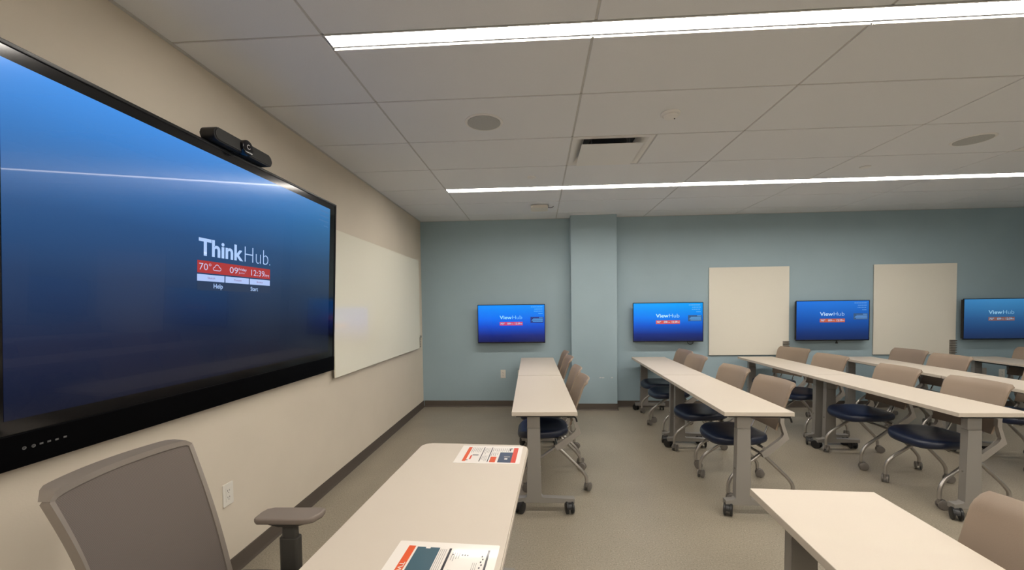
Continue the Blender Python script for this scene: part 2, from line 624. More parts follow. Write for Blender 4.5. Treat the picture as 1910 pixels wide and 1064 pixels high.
diffuser(XA + 4 * TX, Y0 + 2 * TY, 'square white ceiling air diffuser with flat centre plate, farthest from the large display')

t = thing('smoke_detector', 'small round white detector on the ceiling between strip lights', 'detector', (2.55, 2.732, ZC))
bm = bmesh.new(); add_lathe(bm, [(0.062, 0.0), (0.062, -0.006), (0.058, -0.010), (0.052, -0.011)], (0, 0, 0), n=36)
obj('base', bm, WHITEC, t)
bm = bmesh.new(); add_lathe(bm, [(0.047, -0.010), (0.047, -0.020), (0.040, -0.026), (0.010, -0.028)], (0, 0, 0), n=36)
obj('cap', bm, WHITEC, t)
bm = bmesh.new(); add_cyl(bm, (0.028, 0.012, -0.030), (0.028, 0.012, -0.024), 0.004, n=10)
obj('indicator', bm, BLACK, t)
for x, y, lb in ((1.632, 3.952, 'small round sprinkler cap in the ceiling beside the strip light near the column'),
                 (4.671, 3.943, 'small round sprinkler cap in the ceiling far along the strip light from the column')):
    bm = bmesh.new(); add_lathe(bm, [(0.042, 0.001), (0.042, -0.006), (0.038, -0.009), (0.004, -0.010)], (0, 0, 0), n=28)
    o = obj('sprinkler_cap', bm, WHITEC, None, (x, y, ZC)); tag(o, lb, 'sprinkler', 'sprinkler caps')
t = thing('wireless_access_point', 'white square wireless access point on the ceiling in front of the column', 'access point', (1.71, 5.10, ZC))
bm = bmesh.new()
add_prism(bm, round_rect(-0.105, 0.105, -0.105, 0.105, 0.03), lambda a, b: (a, b, -0.040), lambda a, b: (a, b, -0.008), 0.006)
obj('body', bm, WHITEP, t)
box_obj('bracket', (-0.06, -0.06, -0.008), (0.06, 0.06, 0.0), DUCT, t)
bm = bmesh.new(); add_tube(bm, [(0.10, 0.0, -0.015), (0.135, 0.0, -0.022), (0.165, 0.01, -0.012), (0.175, 0.015, 0.0)], 0.004, 8, 0.02)
obj('cable', bm, WIRE, t)
bm = bmesh.new(); add_cyl(bm, (-0.085, -0.105, -0.028), (-0.085, -0.1065, -0.028), 0.003, n=10)
obj('status_light', bm, glow('led_white', (0.9, 0.9, 0.85), 1.0), t)

# ================================================================== LARGE DISPLAY on wall_left
TILT = 0.0435
DY0, DY1, DH = 1.050, 3.155, 1.302
disp = thing('touch_display', 'very large black interactive touch display mounted on the greige wall', 'display', (0.050, 0.0, 0.961))
disp.rotation_euler = (0, TILT, 0)
bm = bmesh.new(); add_box(bm, (-0.048, DY0, 0.0), (-0.003, DY1, DH), 0.006)
obj('body', bm, BLACK, disp)
bm = bmesh.new()   # raised slim frame round the glass
fr = 0.014
add_box(bm, (-0.004, DY0, 0.110), (0.004, DY0 + fr, DH), 0.002)
add_box(bm, (-0.004, DY1 - fr, 0.110), (0.004, DY1, DH), 0.002)
add_box(bm, (-0.004, DY0 + fr, DH - fr), (0.004, DY1 - fr, DH), 0.002)
obj('bezel', bm, BEZEL, disp)
bm = bmesh.new(); add_box(bm, (-0.003, DY0 + fr, 0.110), (-0.0005, DY1 - fr, DH - fr))
obj('glass_border', bm, GLOSSB, disp)
chin = box_obj('chin', (-0.004, DY0, 0.0), (0.006, DY1, 0.110), CHIN, disp, 0.004)
AY0, AY1, AZ0, AZ1 = 1.143, 3.062, 0.155, 1.248
SW, SH = AY1 - AY0, AZ1 - AZ0
big_scr = screen_mat('display_wallpaper',
    [(0.0, (0.0035, 0.0060, 0.020)), (0.20, (0.006, 0.013, 0.045)), (0.42, (0.012, 0.040, 0.115)), (0.62, (0.020, 0.085, 0.240)), (0.82, (0.036, 0.18, 0.50)), (1.0, (0.060, 0.29, 0.80))],
    [(0.0, (1.05, 1.05, 1.05)), (0.35, (0.85, 0.88, 0.90)), (1.0, (0.80, 0.72, 0.60))], 'Y', SW, SH, 0.17)  # across the width: picture gradient plus painted viewing-angle fall-off
bm = bmesh.new(); add_box(bm, (0.0, 0.0, 0.0), (0.0012, SW, SH))
scr = obj('screen', bm, big_scr, disp, (-0.0005, AY0, AZ0))
def dp(off):      # world y, z (measured on the glass) -> screen-local coordinates
    return lambda a, b: (0.0012 + off, a - AY0, (b - 0.961) - AZ0)
LWHT = glow('screen_white', (0.42, 0.60, 0.95))
LW2 = glow('screen_white_soft', (0.55, 0.55, 0.80))
LRED = glow('screen_red', (0.40, 0.022, 0.022))
LBTN = glow('screen_button', (0.42, 0.55, 0.90))
LPAN = glow('screen_panel', (0.010, 0.028, 0.075))
LPINK = glow('screen_pinktext', (0.22, 0.10, 0.28))
LHAZE = glow('screen_haze', (0.055, 0.17, 0.38))
TY_ = [('logo_text', 'Think', (1.854, 2.145, 1.712, 1.795), 0.028, LWHT), ('logo_text', 'Hub', (2.157, 2.352, 1.712, 1.795), -0.020, LWHT),
       ('registered_mark', '.', (2.362, 2.369, 1.712, 1.719), 0.0, LWHT)]
for n, b, bx, of, M in TY_:
    text_obj(n, b, bx, dp(0.0006), M, scr, of)
quad_obj('info_banner', (1.846, 2.369, 1.629, 1.688), dp(0.0006), LRED, scr)
for b, bx, of in (('70°', (1.856, 1.928, 1.643, 1.677), -0.004), ('09', (2.048, 2.107, 1.642, 1.674), 0.0), ('Friday', (2.112, 2.172, 1.655, 1.674), 0.012),
                  ('June', (2.112, 2.156, 1.640, 1.654), -0.012), ('12:39', (2.208, 2.318, 1.640, 1.673), 0.0), ('PM', (2.321, 2.358, 1.640, 1.654), 0.0)):
    text_obj('banner_text', b, bx, dp(0.0012), LW2, scr, of)
bm = bmesh.new()     # cloud outline icon
cl = [(1.945, 1.646), (1.982, 1.646), (1.989, 1.650), (1.990, 1.657), (1.984, 1.662), (1.979, 1.662), (1.976, 1.670), (1.967, 1.675), (1.957, 1.673), (1.951, 1.665), (1.950, 1.662), (1.942, 1.659), (1.939, 1.652), (1.945, 1.646)]
pl = dp(0.0012)
for (a0, b0), (a1, b1) in zip(cl, cl[1:]):
    dx, dz = a1 - a0, b1 - b0
    q = math.hypot(dx, dz)
    nx, nz = -dz / q * 0.0016, dx / q * 0.0016
    bm.faces.new([bm.verts.new(pl(*p)) for p in ((a0 + nx, b0 + nz), (a0 - nx, b0 - nz), (a1 - nx, b1 - nz), (a1 + nx, b1 + nz))])
obj('cloud_icon', bm, LW2, scr)
for (a, b), s, (ta, tb) in (((1.845, 2.013), 'Sketch', (1.906, 1.952)), ((2.020, 2.190), 'Present', (2.080, 2.134)), ((2.197, 2.368), 'Browse', (2.254, 2.304))):
    bt = quad_obj('menu_button', (a, b, 1.590, 1.622), dp(0.0006), LBTN, scr)
    text_obj('button_text', s, (ta, tb, 1.601, 1.612), dp(0.0012), LPINK, bt, 0.0)
quad_obj('menu_panel', (1.846, 2.369, 1.546, 1.586), dp(0.0006), LPAN, scr)
text_obj('menu_text', 'Help', (1.943, 2.002, 1.550, 1.580), dp(0.0012), LWHT, scr, 0.012)
text_obj('menu_text', 'Start', (2.204, 2.264, 1.554, 1.577), dp(0.0012), LWHT, scr, 0.012)
for i, (a, b) in enumerate(((2.925, 3.04), (2.915, 3.04), (2.905, 3.04), (2.975, 3.04))):
    z = 2.172 - i * 0.035
    x = a
    while x < b:      # rows of tiny unreadable words
        wd = 0.012 + 0.012 * random.random()
        quad_obj('status_line', (x, min(x + wd, b), z - 0.006, z + 0.004), dp(0.0006), LHAZE, scr)
        x += wd + 0.004
for i, (y, z) in enumerate(((1.187, 1.021), (1.211, 1.020), (1.232, 1.021), (1.253, 1.021), (1.275, 1.020), (1.299, 1.021))):
    bm = bmesh.new()
    c = (0.006, y, z - 0.961)
    if i < 2:
        add_lathe(bm, [(0.0035, 0.0), (0.0055, 0.0008), (0.0055, 0.0)], c, 'X', 12)
    else:
        add_box(bm, (0.0055, y - 0.005, z - 0.961 - 0.003), (0.0068, y + 0.005, z - 0.961 + 0.003), 0.0005, 1)
    obj('control_mark', bm, mat('mark_dim', (0.12, 0.12, 0.12), 0.5), chin)
box_obj('brand_strip', (0.0035, 1.128, DH - 0.011), (0.0045, 1.142, DH - 0.004), mat('mark_grey', (0.3, 0.3, 0.29), 0.5), disp)
box_obj('wall_mount', (-0.100, 1.75, 0.75), (-0.045, 2.45, 1.15), BLACK, disp)
box_obj('wall_mount', (-0.062, 1.75, 0.30), (-0.045, 2.45, 0.55), BLACK, disp)

# ---- video bar standing on the display
bar = thing('video_bar', 'black conference camera bar standing on top of the large display', 'webcam', (0.105, 2.105, 2.262))
prof = round_rect(-0.212, 0.212, 0.0, 0.066, 0.028, 6)
bm = bmesh.new()
add_prism(bm, prof, lambda a, b: (-0.028, a, b + 0.004), lambda a, b: (0.045, a, b + 0.004), 0.004)
obj('body', bm, BLACK, bar)
bm = bmesh.new()
pf2 = round_rect(-0.206, 0.206, 0.006, 0.060, 0.025, 6)
add_prism(bm, pf2, lambda a, b: (0.0445, a, b + 0.004), lambda a, b: (0.0485, a, b + 0.004), 0.002)
obj('front_grille', bm, mat('bar_grille', (0.032, 0.032, 0.031), 0.8, bump=0.3, bscale=900), bar)
bm = bmesh.new(); add_lathe(bm, [(0.040, 0.030), (0.040, 0.062), (0.036, 0.066), (0.006, 0.067)], (0.0, -0.008, 0.037), 'X', 30)
ln = obj('lens_housing', bm, GLOSSB, bar)
bm = bmesh.new()
n = 16
for i in range(n - 3):
    a0, a1 = 2 * PI * i / n + 0.9, 2 * PI * (i + 1) / n + 0.9
    bm.faces.new([bm.verts.new((0.0675, -0.008 + r * math.cos(a), 0.041 + r * math.sin(a))) for r, a in ((0.0095, a0), (0.0125, a0), (0.0125, a1), (0.0095, a1))])
obj('lens_ring', bm, mat('lens_mark', (0.6, 0.6, 0.6), 0.4), ln)
box_obj('stand', (-0.028, -0.06, 0.0), (0.02, 0.06, 0.005), BLACK, bar)

# ---- glass board on wall_left
wb = thing('whiteboard', 'wide frameless whiteboard on the greige wall beside the large display', 'whiteboard', (0.021, 3.200, 0.886))
box_obj('board', (0.010, 0.0, 0.0), (0.020, 2.380, 1.208), WBOARD, wb, 0.0015)
box_obj('backing', (0.0, 0.004, -0.004), (0.010, 2.376, 1.200), WBEDGE, wb)
ph = thing('marker_holder', 'small metal marker rack clipped to the edge of the wide whiteboard', 'marker rack', (0.041, 5.562, 0.890))
bm = bmesh.new()
for i in range(6):
    add_tube(bm, [(0.002, -0.010, 0.02 + 0.022 * i), (0.018, 0.0, 0.02 + 0.022 * i), (0.002, 0.012, 0.02 + 0.022 * i)], 0.003, 6, 0.01)
obj('wire_loops', bm, WBEDGE, ph)
box_obj('back_strip', (0.0, -0.008, 0.0), (0.003, 0.010, 0.15), WBEDGE, ph)
bm = bmesh.new(); add_lathe(bm, [(0.010, 0.14), (0.014, 0.148), (0.014, 0.166), (0.006, 0.172)], (0.012, 0.0, 0.0), n=14)
obj('cap', bm, CHROME, ph)

# ---- outlets
def outlet(name, label, loc, rotz, ports=True, M=WHITEP):
    """plate in local x-z facing -y"""
    t = thing(name, label, 'outlet', loc, rotz, 'wall outlets')
    bm = bmesh.new()
    add_prism(bm, round_rect(-0.036, 0.036, -0.060, 0.060, 0.004, 3), lambda a, b: (a, -0.006, b), lambda a, b: (a, 0.0, b), 0.0015)
    obj('cover_plate', bm, M, t)
    if ports:
        rc = box_obj('receptacle', (-0.018, -0.0075, -0.038), (0.018, -0.005, 0.038), WHITEP, t, 0.001)
        for z in (-0.018, 0.018):
            for x in (-0.007, 0.006):
                box_obj('slot', (x - 0.0012, -0.0079, z - 0.002), (x + 0.0012, -0.0073, z + 0.007), DARKIN, rc)
            bm = bmesh.new(); add_cyl(bm, (0, -0.0079, z - 0.009), (0, -0.0073, z - 0.009), 0.0025, n=8)
            obj('ground_hole', bm, DARKIN, rc)
    return t
outlet('wall_outlet', 'white double outlet on the greige wall behind the presenter chair', (0.0, 2.080, 0.456), PI / 2)
outlet('wall_outlet', 'white wall plate on the blue wall below the screen in the corner', (1.169, D, 0.477), 0)
outlet('wall_outlet', 'white wall plate on the blue wall partly behind the first table row', (1.415, D, 0.470), 0)
outlet('wall_outlet', 'white outlet on the blue wall below the screen past both whiteboards', (7.898, D, 0.463), 0)
outlet('wall_outlet', 'dull beige wall plate on the blue wall under the last table row', (7.666, D, 0.480), 0, False, mat('beige_plate', (0.33, 0.30, 0.26), 0.5))

# ================================================================== BACK WALL screens and boards
TVK = 0.9939      # keeps the screens' outline when they stand 0.115 m off the wall
TVW, TVH, TVZ = 0.956 * TVK, 0.546 * TVK, 1.449 + (0.929 - 1.449) * TVK
tv_ramp = [(0.0, (0.004, 0.010, 0.075)), (0.18, (0.006, 0.025, 0.20)), (0.42, (0.003, 0.095, 0.62)), (0.62, (0.001, 0.20, 0.90)), (1.0, (0.0, 0.36, 1.0))]
TVSIDE = [(0.0, (0.93, 0.95, 1.0)), (0.4, (1.0, 1.0, 1.0)), (1.0, (0.92, 0.93, 0.92))]
def scale_ramp(r, k):
    return [(p, tuple(a * b for a, b in zip(c, k))) for p, c in r]
def tv(x, label, ramp, kind, white, red, panel, haze):
    t = thing('wall_screen', label, 'television', (1.684 + (x - 1.684) * TVK, D, TVZ), 0, 'small wall screens')
    yb = -0.115
    box_obj('body', (0.012, yb + 0.012, 0.012), (TVW - 0.012, yb + 0.050, TVH - 0.012), BLACK, t, 0.006)
    bm = bmesh.new()
    f = 0.009
    add_box(bm, (0, yb, 0), (TVW, yb + 0.014, 0.014), 0.002)
    add_box(bm, (0, yb, TVH - f), (TVW, yb + 0.014, TVH), 0.002)
    add_box(bm, (0, yb, 0.014), (f, yb + 0.014, TVH - f), 0.002)
    add_box(bm, (TVW - f, yb, 0.014), (TVW, yb + 0.014, TVH - f), 0.002)
    obj('bezel', bm, BEZEL, t)
    box_obj('wall_mount', (TVW / 2 - 0.2, yb + 0.05, 0.10), (TVW / 2 + 0.2, 0.0, TVH - 0.1), BLACK, t)
    sw, sh = TVW - 2 * f, TVH - f - 0.014
    bm = bmesh.new(); add_box(bm, (0, 0, 0), (sw, 0.004, sh))
    s = obj('screen', bm, screen_mat('tv_wallpaper_' + kind, ramp, TVSIDE, 'X', sw, sh, 0.2), t, (f, yb + 0.003, 0.014))
    P = lambda off: (lambda a, b: (a * sw, -off, b * sh))
    MW, MR, MP, MH = [glow('tv_%s_%s' % (kind, q), c) for q, c in (('white', white), ('red', red), ('panel', panel), ('haze', haze))]
    text_obj('logo_text', 'View', (0.325, 0.508, 0.618, 0.715), P(0.0006), MW, s, 0.016)
    text_obj('logo_text', 'Hub', (0.518, 0.664, 0.618, 0.715), P(0.0006), MW, s, -0.016)
    bn = quad_obj('info_banner', (0.325, 0.672, 0.452, 0.545), P(0.0006), MR, s)
    for b, a0, a1 in (('70°', 0.335, 0.400), ('09', 0.440, 0.490), ('12:39', 0.555, 0.635)):
        text_obj('banner_text', b, (a0, a1, 0.474, 0.524), P(0.0012), MW, bn, 0.01)
    for b, a0, a1 in (('Friday', 0.494, 0.532), ('PM', 0.640, 0.664)):
        text_obj('banner_text', b, (a0, a1, 0.478, 0.505), P(0.0012), MW, bn, 0.0)
    for z, a0 in ((0.945, 0.80), (0.885, 0.85), (0.83, 0.845), (0.765, 0.91)):
        a = a0
        while a < 0.965:
            q = 0.012 + 0.012 * random.random()
            quad_obj('status_line', (a, min(a + q, 0.97), z - 0.010, z + 0.008), P(0.0006), MH, s)
            a += q + 0.005
    pn = quad_obj('notice_panel', (0.79, 0.985, 0.515, 0.675), P(0.0006), MP, s)
    for z, a0 in ((0.655, 0.92), (0.625, 0.83), (0.60, 0.815), (0.575, 0.805), (0.55, 0.825)):
        quad_obj('notice_line', (a0, 0.975, z - 0.007, z + 0.004), P(0.0012), MH, pn)
    return t
tv(0.822, 'wall screen on the blue wall between the room corner and the column', scale_ramp(tv_ramp, (0.9, 0.80, 1.0)), 'corner', (0.30, 0.75, 1.0), (0.62, 0.05, 0.16), (0.012, 0.03, 0.20), (0.10, 0.45, 0.95))
t2 = tv(2.993, 'wall screen on the blue wall between the column and a whiteboard, cable loop below', scale_ramp(tv_ramp, (1.0, 1.05, 1.0)), 'column', (0.55, 0.90, 1.0), (0.68, 0.085, 0.07), (0.03, 0.09, 0.22), (0.16, 0.50, 0.95))
t3 = tv(5.174, 'wall screen on the blue wall between the two whiteboards, small sensor below', [(0.0, (0.006, 0.018, 0.085)), (0.2, (0.008, 0.035, 0.17)), (0.5, (0.008, 0.085, 0.40)), (1.0, (0.018, 0.185, 0.72))], 'middle', (0.50, 0.70, 0.95), (0.50, 0.10, 0.055), (0.035, 0.09, 0.20), (0.13, 0.34, 0.75))
t4 = tv(7.320, 'dim teal-blue wall screen on the blue wall past both whiteboards', [(0.0, (0.010, 0.024, 0.075)), (0.2, (0.012, 0.042, 0.13)), (0.5, (0.020, 0.090, 0.23)), (1.0, (0.045, 0.22, 0.46))], 'dim', (0.26, 0.50, 0.70), (0.19, 0.085, 0.075), (0.03, 0.09, 0.17), (0.07, 0.24, 0.42))  # dimming from the oblique view is put into this screen's own colours
bm = bmesh.new(); add_tube(bm, [(0.765, -0.030, 0.02), (0.770, -0.030, -0.030), (0.800, -0.030, -0.045), (0.840, -0.030, -0.035), (0.845, -0.030, 0.02)], 0.004, 8, 0.03)
obj('cable_loop', bm, WIRE, t2)
bm = bmesh.new(); add_cyl(bm, (0.573, -0.055, 0.002), (0.573, -0.055, -0.022), 0.006, n=12); add_cyl(bm, (0.573, -0.055, -0.022), (0.573, -0.055, -0.044), 0.012, 0.016, n=12)
obj('sensor', bm, BLACK, t3)

def board(x0, x1, z0, z1, label, ribs):
    t = thing('whiteboard', label, 'whiteboard', (x0, D, z0), 0, 'upright whiteboards on the blue wall')
    wd, ht = x1 - x0, z1 - z0
    box_obj('board', (0, -0.020, 0), (wd, -0.008, ht), WBOARDM, t, 0.002)
    box_obj('backing', (0.004, -0.008, -0.004), (wd + 0.004, 0.0, ht - 0.004), WBEDGE, t)
    k = thing('marker_rack', 'small ribbed marker rack on the ' + label.split(',')[0], 'marker rack', (x1 - 0.082, D - 0.020, z0), 0, 'ribbed marker racks on whiteboards')
    box_obj('back_plate', (0.0, -0.004, 0.002), (0.078, 0.0, 0.195), mat('rack_plate', (0.42, 0.39, 0.34), 0.4, metal=0.3), k)
    for i in range(ribs):
        z = 0.190 - i * 0.032
        box_obj('rib', (0.0, -0.024, z - 0.011), (0.080, -0.004, z), mat('rack_rib', (0.15, 0.135, 0.12), 0.5), k, 0.002)
board(4.048, 5.120, 0.732, 1.950, 'upright whiteboard nearer the column, between two wall screens', 6)
board(6.228, 7.286, 0.730, 1.954, 'upright whiteboard farther from the column, beside the dim teal-blue screen', 6)

# ================================================================== TABLES
ZT = 0.7255
CAST_CACHE = {}
def caster(parent, x, y, ang, r, wdt, hood_top, M, name='caster'):
    """twin-wheel caster; r wheel radius; swivel angle ang"""
    key = (r, wdt, hood_top, M.name)
    if key not in CAST_CACHE:
        bm = bmesh.new()
        add_cyl(bm, (0, 0, r * 1.2), (0, 0, hood_top), r * 0.30, n=12)
        # hood: half-disc shell between the wheels
        poly = [(r * 0.85 * math.cos(a) + r * 0.60, r + r * 0.88 * math.sin(a)) for a in [PI * i / 10 for i in range(11)]]
        add_prism(bm, poly, lambda a, b: (a, -wdt * 0.22, b), lambda a, b: (a, wdt * 0.22, b))
        hood = mesh_of('caster', bm, M)
        ws = []
        for s in (-1, 1):
            bm = bmesh.new()
            w0, w1 = s * wdt * 0.24, s * wdt * 0.5
            add_lathe(bm, [(r * 0.96, w0), (r, w0 + (w1 - w0) * 0.2), (r, w0 + (w1 - w0) * 0.75), (r * 0.86, w1), (r * 0.25, w1 * 1.03)], (r * 0.60, 0, r), 'Y', 20)
            ws.append(mesh_of('wheel', bm, M))
        CAST_CACHE[key] = (hood, ws)
    hood, ws = CAST_CACHE[key]
    c = link(name, hood, parent, (x, y, 0), (0, 0, ang))
    for wm in ws:
        link('wheel', wm, c)
    return c

TLEN, TWID = 1.464, 0.449
PX = -0.075            # post offset from the table's centre line
def make_table(label, group, round_r=0.0, wid=TWID, leng=TLEN):
    t = thing('training_table', label, 'table', (0, 0, 0), 0, group)
    hx, hy = wid / 2, leng / 2
    bm = bmesh.new()
    if round_r:
        add_prism(bm, round_rect(-hx, hx, -hy, hy, round_r, 8), lambda a, b: (a, b, ZT - 0.028), lambda a, b: (a, b, ZT), 0.004)
    else:
        add_box(bm, (-hx, -hy, ZT - 0.028), (hx, hy, ZT), 0.0022, 2)
    obj('tabletop', bm, TOP, t)
    if round_r:
        bm = bmesh.new()
        e = 0.003
        add_prism(bm, round_rect(-hx - e, hx + e, -hy - e, hy + e, round_r + e, 8), lambda a, b: (a, b, ZT - 0.024), lambda a, b: (a, b, ZT - 0.009), 0.0015)
        obj('edge_band', bm, EDGE, t)
    box_obj('under_frame', (-hx + 0.030, -hy + 0.006, ZT - 0.0365), (hx - 0.022, hy - 0.006, ZT - 0.028), BLACK, t)
    for s in (-1, 1):
        y = s * (hy - 0.073)
        poly = [(-0.193, 0.070), (0.205, 0.070), (0.205, 0.104), (PX + 0.062, 0.104), (PX + 0.047, 0.116), (PX + 0.046, 0.60), (PX - 0.046, 0.60), (PX - 0.047, 0.116), (PX - 0.062, 0.104), (-0.193, 0.104)]
        bm = bmesh.new()
        add_prism(bm, poly, lambda a, b: (a, y - 0.024, b), lambda a, b: (a, y + 0.024, b), 0.004)
        lg = obj('leg', bm, STEEL, t)
        bm = bmesh.new(); add_box(bm, (PX - 0.0445, y - 0.0225, 0.60), (PX + 0.0445, y + 0.0225, ZT - 0.0365), 0.003)
        obj('sleeve', bm, STEELD, lg)
        for sx in (-1, 1):
            bm = bmesh.new(); add_cyl(bm, (PX + sx * 0.043, y - s * -0.0, 0.318), (PX + sx * 0.051, y, 0.318), 0.006, n=10)
            obj('bolt', bm, CHROME, lg)
        for cx, an in ((-0.165, -2.05 if s < 0 else 2.05), (0.165, -1.40 if s < 0 else 1.40)):
            caster(t, cx, y, an, 0.041, 0.056, 0.071, CASTB)
    bm = bmesh.new(); add_box(bm, (PX + 0.010, -hy + 0.096, 0.662), (PX + 0.040, hy - 0.096, 0.688), 0.003)
    obj('crossbeam', bm, BLACK, t)
    bm = bmesh.new(); add_tube(bm, [(hx - 0.07, -hy + 0.03, ZT - 0.042), (hx - 0.01, -hy + 0.03, ZT - 0.042), (hx - 0.002, -hy + 0.03, ZT - 0.075)], 0.006, 8, 0.02)
    obj('release_lever', bm, BLACK, t)
    return t

ROWW = {1: 'first', 2: 'second', 3: 'third', 4: 'fourth', 5: 'fifth'}
TG = 'training tables in the rows'
tab0 = make_table('white-topped wheeled table in the first row from the large display, aisle end', TG)
spots = [(1, 'aisle', 1.704, 3.502, 0.0195), (1, 'wall', 1.675, 4.985, 0.0195),
         (2, 'aisle', 3.153, 3.508, -0.0165), (2, 'wall', 3.178, 4.985, -0.0165),
         (3, 'aisle', 4.607, 3.500, 0.0), (3, 'wall', 4.607, 4.970, 0.0),
         (4, 'aisle', 5.790, 3.43, -0.015), (4, 'wall', 5.820, 4.905, -0.02),
         (5, 'wall', 7.320, 4.86, -0.03)]
for i, (r, e, x, y, a) in enumerate(spots):
    lb = 'white-topped wheeled table in the %s row from the large display, %s' % (ROWW[r], 'aisle end' if e == 'aisle' else 'blue wall end')
    if i == 0:
        tab0.location = (x, y, 0); tab0.rotation_euler = (0, 0, a); tab0['label'] = lb
    else:
        dup(tab0, lb, (x, y, 0), a, TG)
dup(tab0, 'white-topped wheeled table with one chair, standing alone ahead of the second row', (2.694, 0.885, 0), -0.045)['group'] = TG

pt = make_table('white presenter table with rounded corners, two printed sheets lying on it', 'presenter furniture', 0.045, 0.556, 1.50)
pt.name = 'presenter_table'
PTA = -0.053
pt.rotation_euler = (0, 0, PTA)
pt.location = (1.307, 1.365, 0)
del pt['group']

# ---- printed sheets
def sheet(label, cx, cy, rot, items, texts=()):
    t = thing('printed_sheet', label, 'paper sheet', (cx, cy, ZT + 0.0002), rot, 'laminated sheets on the presenter table')
    W2, H2 = 0.155, 0.117
    bm = bmesh.new()
    add_prism(bm, round_rect(-W2, W2, -H2, H2, 0.004, 3), lambda a, b: (a, b, 0.0), lambda a, b: (a, b, 0.0009))
    p = obj('laminate', bm, PAPER, t)
    P = lambda off: (lambda a, b: ((a - 0.5) * 2 * W2, (b - 0.5) * 2 * H2, 0.0009 + off))
    for i, (nm, bx, M) in enumerate(items):
        quad_obj(nm, bx, P(0.0006 if nm == 'print_mark' else 0.0003), M, p)
    for s, bx, M, flip in texts:
        pl_ = P(0.0006)
        if flip:      # lettering that runs along the sheet's short side
            text_obj('print_text', s, (bx[2], bx[3], bx[0], bx[1]), lambda a, b, pl_=pl_, bx=bx: pl_(b, bx[2] + bx[3] - a), M, p, 0.01)
        else:
            text_obj('print_text', s, bx, pl_, M, p, 0.01)
    return t
def textlines(x0, x1, y0, y1, n, M=INKG, wgt=0.35, jit=0.35):
    out = []
    st = (x1 - x0) / n
    for i in range(n):
        a = x0 + i * st
        out.append(('text_line', (a, a + st * wgt, y0 + (y1 - y0) * jit * random.random(), y1), M))
    return out
it = [('print_bar', (0.115, 0.170, 0.10, 0.90), INKO), ('print_bar', (0.372, 0.386, 0.09, 0.90), INKK), ('print_bar', (0.500, 0.514, 0.08, 0.90), INKK),
      ('print_block', (0.535, 0.625, 0.06, 0.36), INKO), ('print_block', (0.66, 0.862, 0.06, 0.62), INKB), ('print_bar', (0.862, 0.935, 0.06, 0.90), INKR),
      ('print_mark', (0.74, 0.83, 0.345, 0.39), INKG), ('print_mark', (0.755, 0.80, 0.22, 0.29), PAPER), ('print_mark', (0.21, 0.235, 0.20, 0.42), INKR), ('print_mark', (0.235, 0.33, 0.42, 0.46), INKK), ('print_mark', (0.17, 0.20, 0.14, 0.18), INKB)]
it += textlines(0.19, 0.36, 0.52, 0.88, 6) + textlines(0.40, 0.49, 0.45, 0.86, 4) + textlines(0.40, 0.49, 0.08, 0.42, 4) + textlines(0.53, 0.84, 0.66, 0.86, 10) + textlines(0.525, 0.65, 0.40, 0.60, 4)
it += [('print_mark', (0.80, 0.845, 0.82, 0.86), INKK), ('print_mark', (0.80, 0.82, 0.70, 0.82), INKK)]
sheet('laminated instruction sheet at the presenter table corner nearer the blue wall', 1.439, 1.966, -0.036, it)
it = [('print_bar', (0.115, 0.185, 0.02, 0.90), INKO), ('print_block', (0.205, 0.430, 0.10, 0.885), INKT), ('print_bar', (0.525, 0.548, 0.03, 0.88), INKK), ('print_block', (0.585, 0.775, 0.05, 0.46), INKB),
      ('print_bar', (0.900, 0.920, 0.03, 0.88), INKK), ('print_mark', (0.29, 0.335, 0.855, 0.90), PAPER)]
it += textlines(0.44, 0.515, 0.08, 0.86, 4) + textlines(0.57, 0.66, 0.62, 0.80, 4) + textlines(0.79, 0.84, 0.12, 0.62, 3)
it += [('print_mark', (0.855 + 0.012 * (i % 2), 0.868 + 0.012 * (i % 2), 0.40 + 0.055 * i, 0.43 + 0.055 * i), INKK) for i in range(7)]
it += [('print_dot', (a, a + 0.012, 0.745, 0.77), INKK) for a in (0.575, 0.665, 0.69, 0.715)]
sheet('laminated instruction sheet with a large teal picture, midway along the presenter table', 1.400, 1.098, -0.054, it, [('TW', (0.128, 0.174, 0.36, 0.56), PAPER, True)])

# ================================================================== TRAINING CHAIRS (local: faces -x, origin on the floor mid-base)
def pad(bm, a, b, z0, z1, cx, n=3.2, drop=0.03, dish=0.008, seg=36):
    """upholstered seat: superellipse outline, waterfall front (at -x), dished top"""
    def outline(s, k):
        pts = []
        for i in range(seg):
            th = 2 * PI * i / seg
            c, q = math.cos(th), math.sin(th)
            x = a * s * math.copysign(abs(c) ** (2 / n), c)
            y = b * s * math.copysign(abs(q) ** (2 / n), q)
            y *= 1.0 - 0.10 * max(0, x / a)          # narrower towards the back
            pts.append((x, y))
        return pts
    lay = [(0.55, z0 + 0.004), (0.90, z0), (0.975, z0 + 0.012), (1.0, (z0 + z1) / 2), (0.985, z1 - 0.012), (0.93, z1 - 0.002), (0.75, z1 - dish * 0.4), (0.45, z1 - dish), (0.15, z1 - dish)]
    rings = []
    for s, z in lay:
        ring = []
        for x, y in outline(s, 0):
            u = (x / a)
            dz = -drop * max(0.0, (-u - 0.35) / 0.65) ** 2 + 0.012 * max(0, abs(y / b) - 0.3) * (0.4 + 0.6 * max(0, u))
            ring.append(bm.verts.new((cx + x, y, z + dz)))
        rings.append(ring)
    for p, q in zip(rings, rings[1:]):
        for i in range(seg):
            j = (i + 1) % seg
            bm.faces.new((p[i], p[j], q[j], q[i]))
    bm.faces.new(rings[0][::-1]); bm.faces.new(rings[-1])

